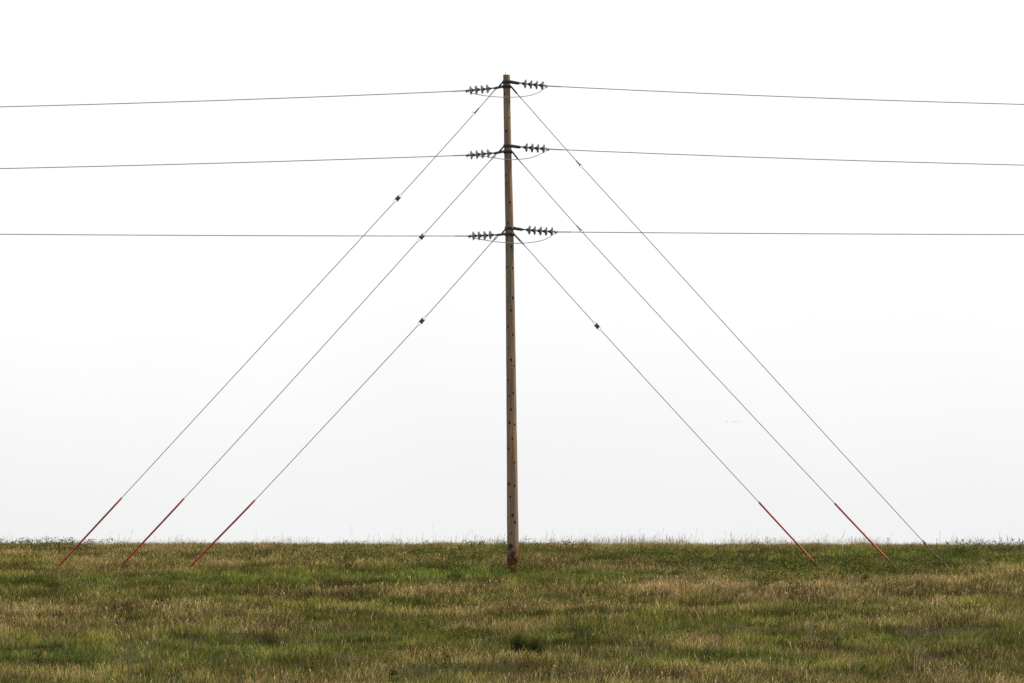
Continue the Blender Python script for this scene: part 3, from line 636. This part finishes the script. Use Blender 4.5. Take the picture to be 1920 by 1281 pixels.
for px, tp in [(1778, 1015), (1793, 1012), (1806, 1011), (1818, 1011), (1830, 1014), (1843, 1012), (1856, 1015), (1868, 1014), (1880, 1009), (1890, 1007), (1901, 1011), (1913, 1010), (1924, 1012)]:
    weed(px+random.uniform(-2, 2), 1034, tp-2, 18, 80, GRY*.95, 'grey-green leafy weed in the thicket on the crest at the right edge', 'crest thicket at the right edge')
for i, (px, wd) in enumerate([(1412, 20), (1426, 24), (1441, 22)]):
    weed(px, 1030, 1014+abs(i-1)*2, wd, 70, OLIVE*.8, 'olive mounded weed in a low hump on the crest left of the right sleeves', 'low hump of weeds on the crest left of the right sleeves')
# lone leaning dry stalk
a = P(1572, 1022, 90); b = P(1585, 996, 90); t = thing('dry_stalk', (a.x, 90, float(ground_z(a.x, 90))), 'lone dry stalk leaning right on the crest, between the right red sleeves', 'dry stalk')
m = MB(); m.tube([(a.x, 90, t.location[2]-.03), a, a.lerp(b, .55)+Vector((.008, 0, .01)), b], [.007, .006, .005, .003], 5); m.tube([a.lerp(b, .5), a.lerp(b, .62)+Vector((.06, 0, .03))], .003, 5); m.build('stem', M_drystem, t)
# plumed dry grass
def plume(px, foot, top, n, label, Y_=None, group=None):
    Yc = Y_ or row_Y(foot); x0 = (px-960)/F*Yc; z0 = float(ground_z(x0, Yc)); hgt = EYE+(HZ-top)/F*Yc-z0
    t = thing('grass_clump', (x0, Yc, z0), label, 'dry grass clump', group); t['kind'] = 'thing'; m = MB(); pts = []
    for i in range(n):
        a = random.uniform(0, 6.28); l = random.uniform(.03, .16); h = hgt*random.uniform(.75, 1.02)
        p = [Vector((x0+math.cos(a)*.05, Yc+math.sin(a)*.05, z0-.03)), Vector((x0+math.cos(a)*(l*.5+.05), Yc+math.sin(a)*l*.5, z0+h*.6)), Vector((x0+math.cos(a)*(l+.05)+.04, Yc+math.sin(a)*l, z0+h))]
        m.tube(p, [.005, .004, .002], 5)
        for k in range(9): f = k/8; pts.append(tuple(p[1].lerp(p[2], .45+.55*f)+Vector((random.uniform(-.012, .012), random.uniform(-.012, .012), 0))))
    m.build('stem', M_drystem, t); c = np.array(pts); q = len(c)
    V, T, cc = leaves(c[:, 0], c[:, 1], c[:, 2], R.uniform(.02, .04, q), R.uniform(.008, .014, q), STRAW*1.1); np_mesh('seed_head', V-np.array(t.location), T, cc, M_leaf, t)
for px, tp in [(1118, 1008), (1133, 1004), (1147, 1006), (1160, 1000), (1172, 1005), (1186, 1004), (1195, 1009)]:
    plume(px, 1030, tp, 4, 'tall feathery dry grass clump on the crest right of the pole', group='feathery grass on the crest right of the pole')
for px, ft, tp, lb in [(1521, 1192, 1155, 'pale dry grass plume standing tall in the lower right field'), (1715, 1262, 1205, 'pale dry grass plume in the lower field below the outer right guy wires'), (1600, 1270, 1232, 'pale plume of dry grass near the bottom edge, right of the middle'), (1790, 1270, 1235, 'pale dry plume near the bottom edge toward the right corner'), (700, 1275, 1245, 'pale dry plume at the bottom edge left of the pole'), (545, 1285, 1252, 'pale dry plume at the bottom edge under the left guy wires'), (1030, 1268, 1240, 'pale dry plume at the bottom just right of the pole'), (895, 1215, 1194, 'pale dry plume left of the wide dark bush')]:
    plume(px, ft, tp, 5, lb)

# ------------------------------------------------------------ far birds
for i, (px, py, s, lb) in enumerate([(1363.5, 791, .8, 'faint far-off bird in the white sky, leftmost of the little flock'), (1374.5, 790.5, .7, 'faint far-off bird in the white sky, second from the left of the flock'), (1379.5, 792, 1, 'faint far-off bird in the white sky, third from the left of the flock'), (1385.8, 791.4, 1.2, 'faint far-off bird in the white sky, rightmost of the little flock')]):
    c = P(px, py, 330); t = thing('bird', c, lb, 'bird', 'flock of distant birds')
    MB().tube([c+Vector((-.22, 0, 0)), c+Vector((-.12, 0, .01)), c, c+Vector((.12, 0, .01)), c+Vector((.17, 0, .03)), c+Vector((.25, 0, .02))], [.01, .035, .055, .04, .03, .006], 8).build('body', M_bird, t, True)
    m = MB()
    for w_ in (-1, 1):
        a = c+Vector((.05, .02*w_, .03)); b = c+Vector((.03, .2*w_, .12+.05*i)); e = c+Vector((-.14, .42*w_, .16+.02*i)); q = Vector((-.14, 0, 0)); dn = Vector((0, 0, -.012))
        m.add([a, b, e, b+q, a+q, a+dn, b+dn, e+dn, b+q+dn, a+q+dn], [(0, 1, 3, 4), (1, 2, 3), (5, 9, 8, 6), (6, 8, 7), (0, 5, 6, 1), (1, 6, 7, 2), (2, 7, 8, 3), (3, 8, 9, 4)])
    m.build('wings', M_bird, t); t.rotation_euler = (0, 0, .5*i); t.scale = (s*.48,)*3
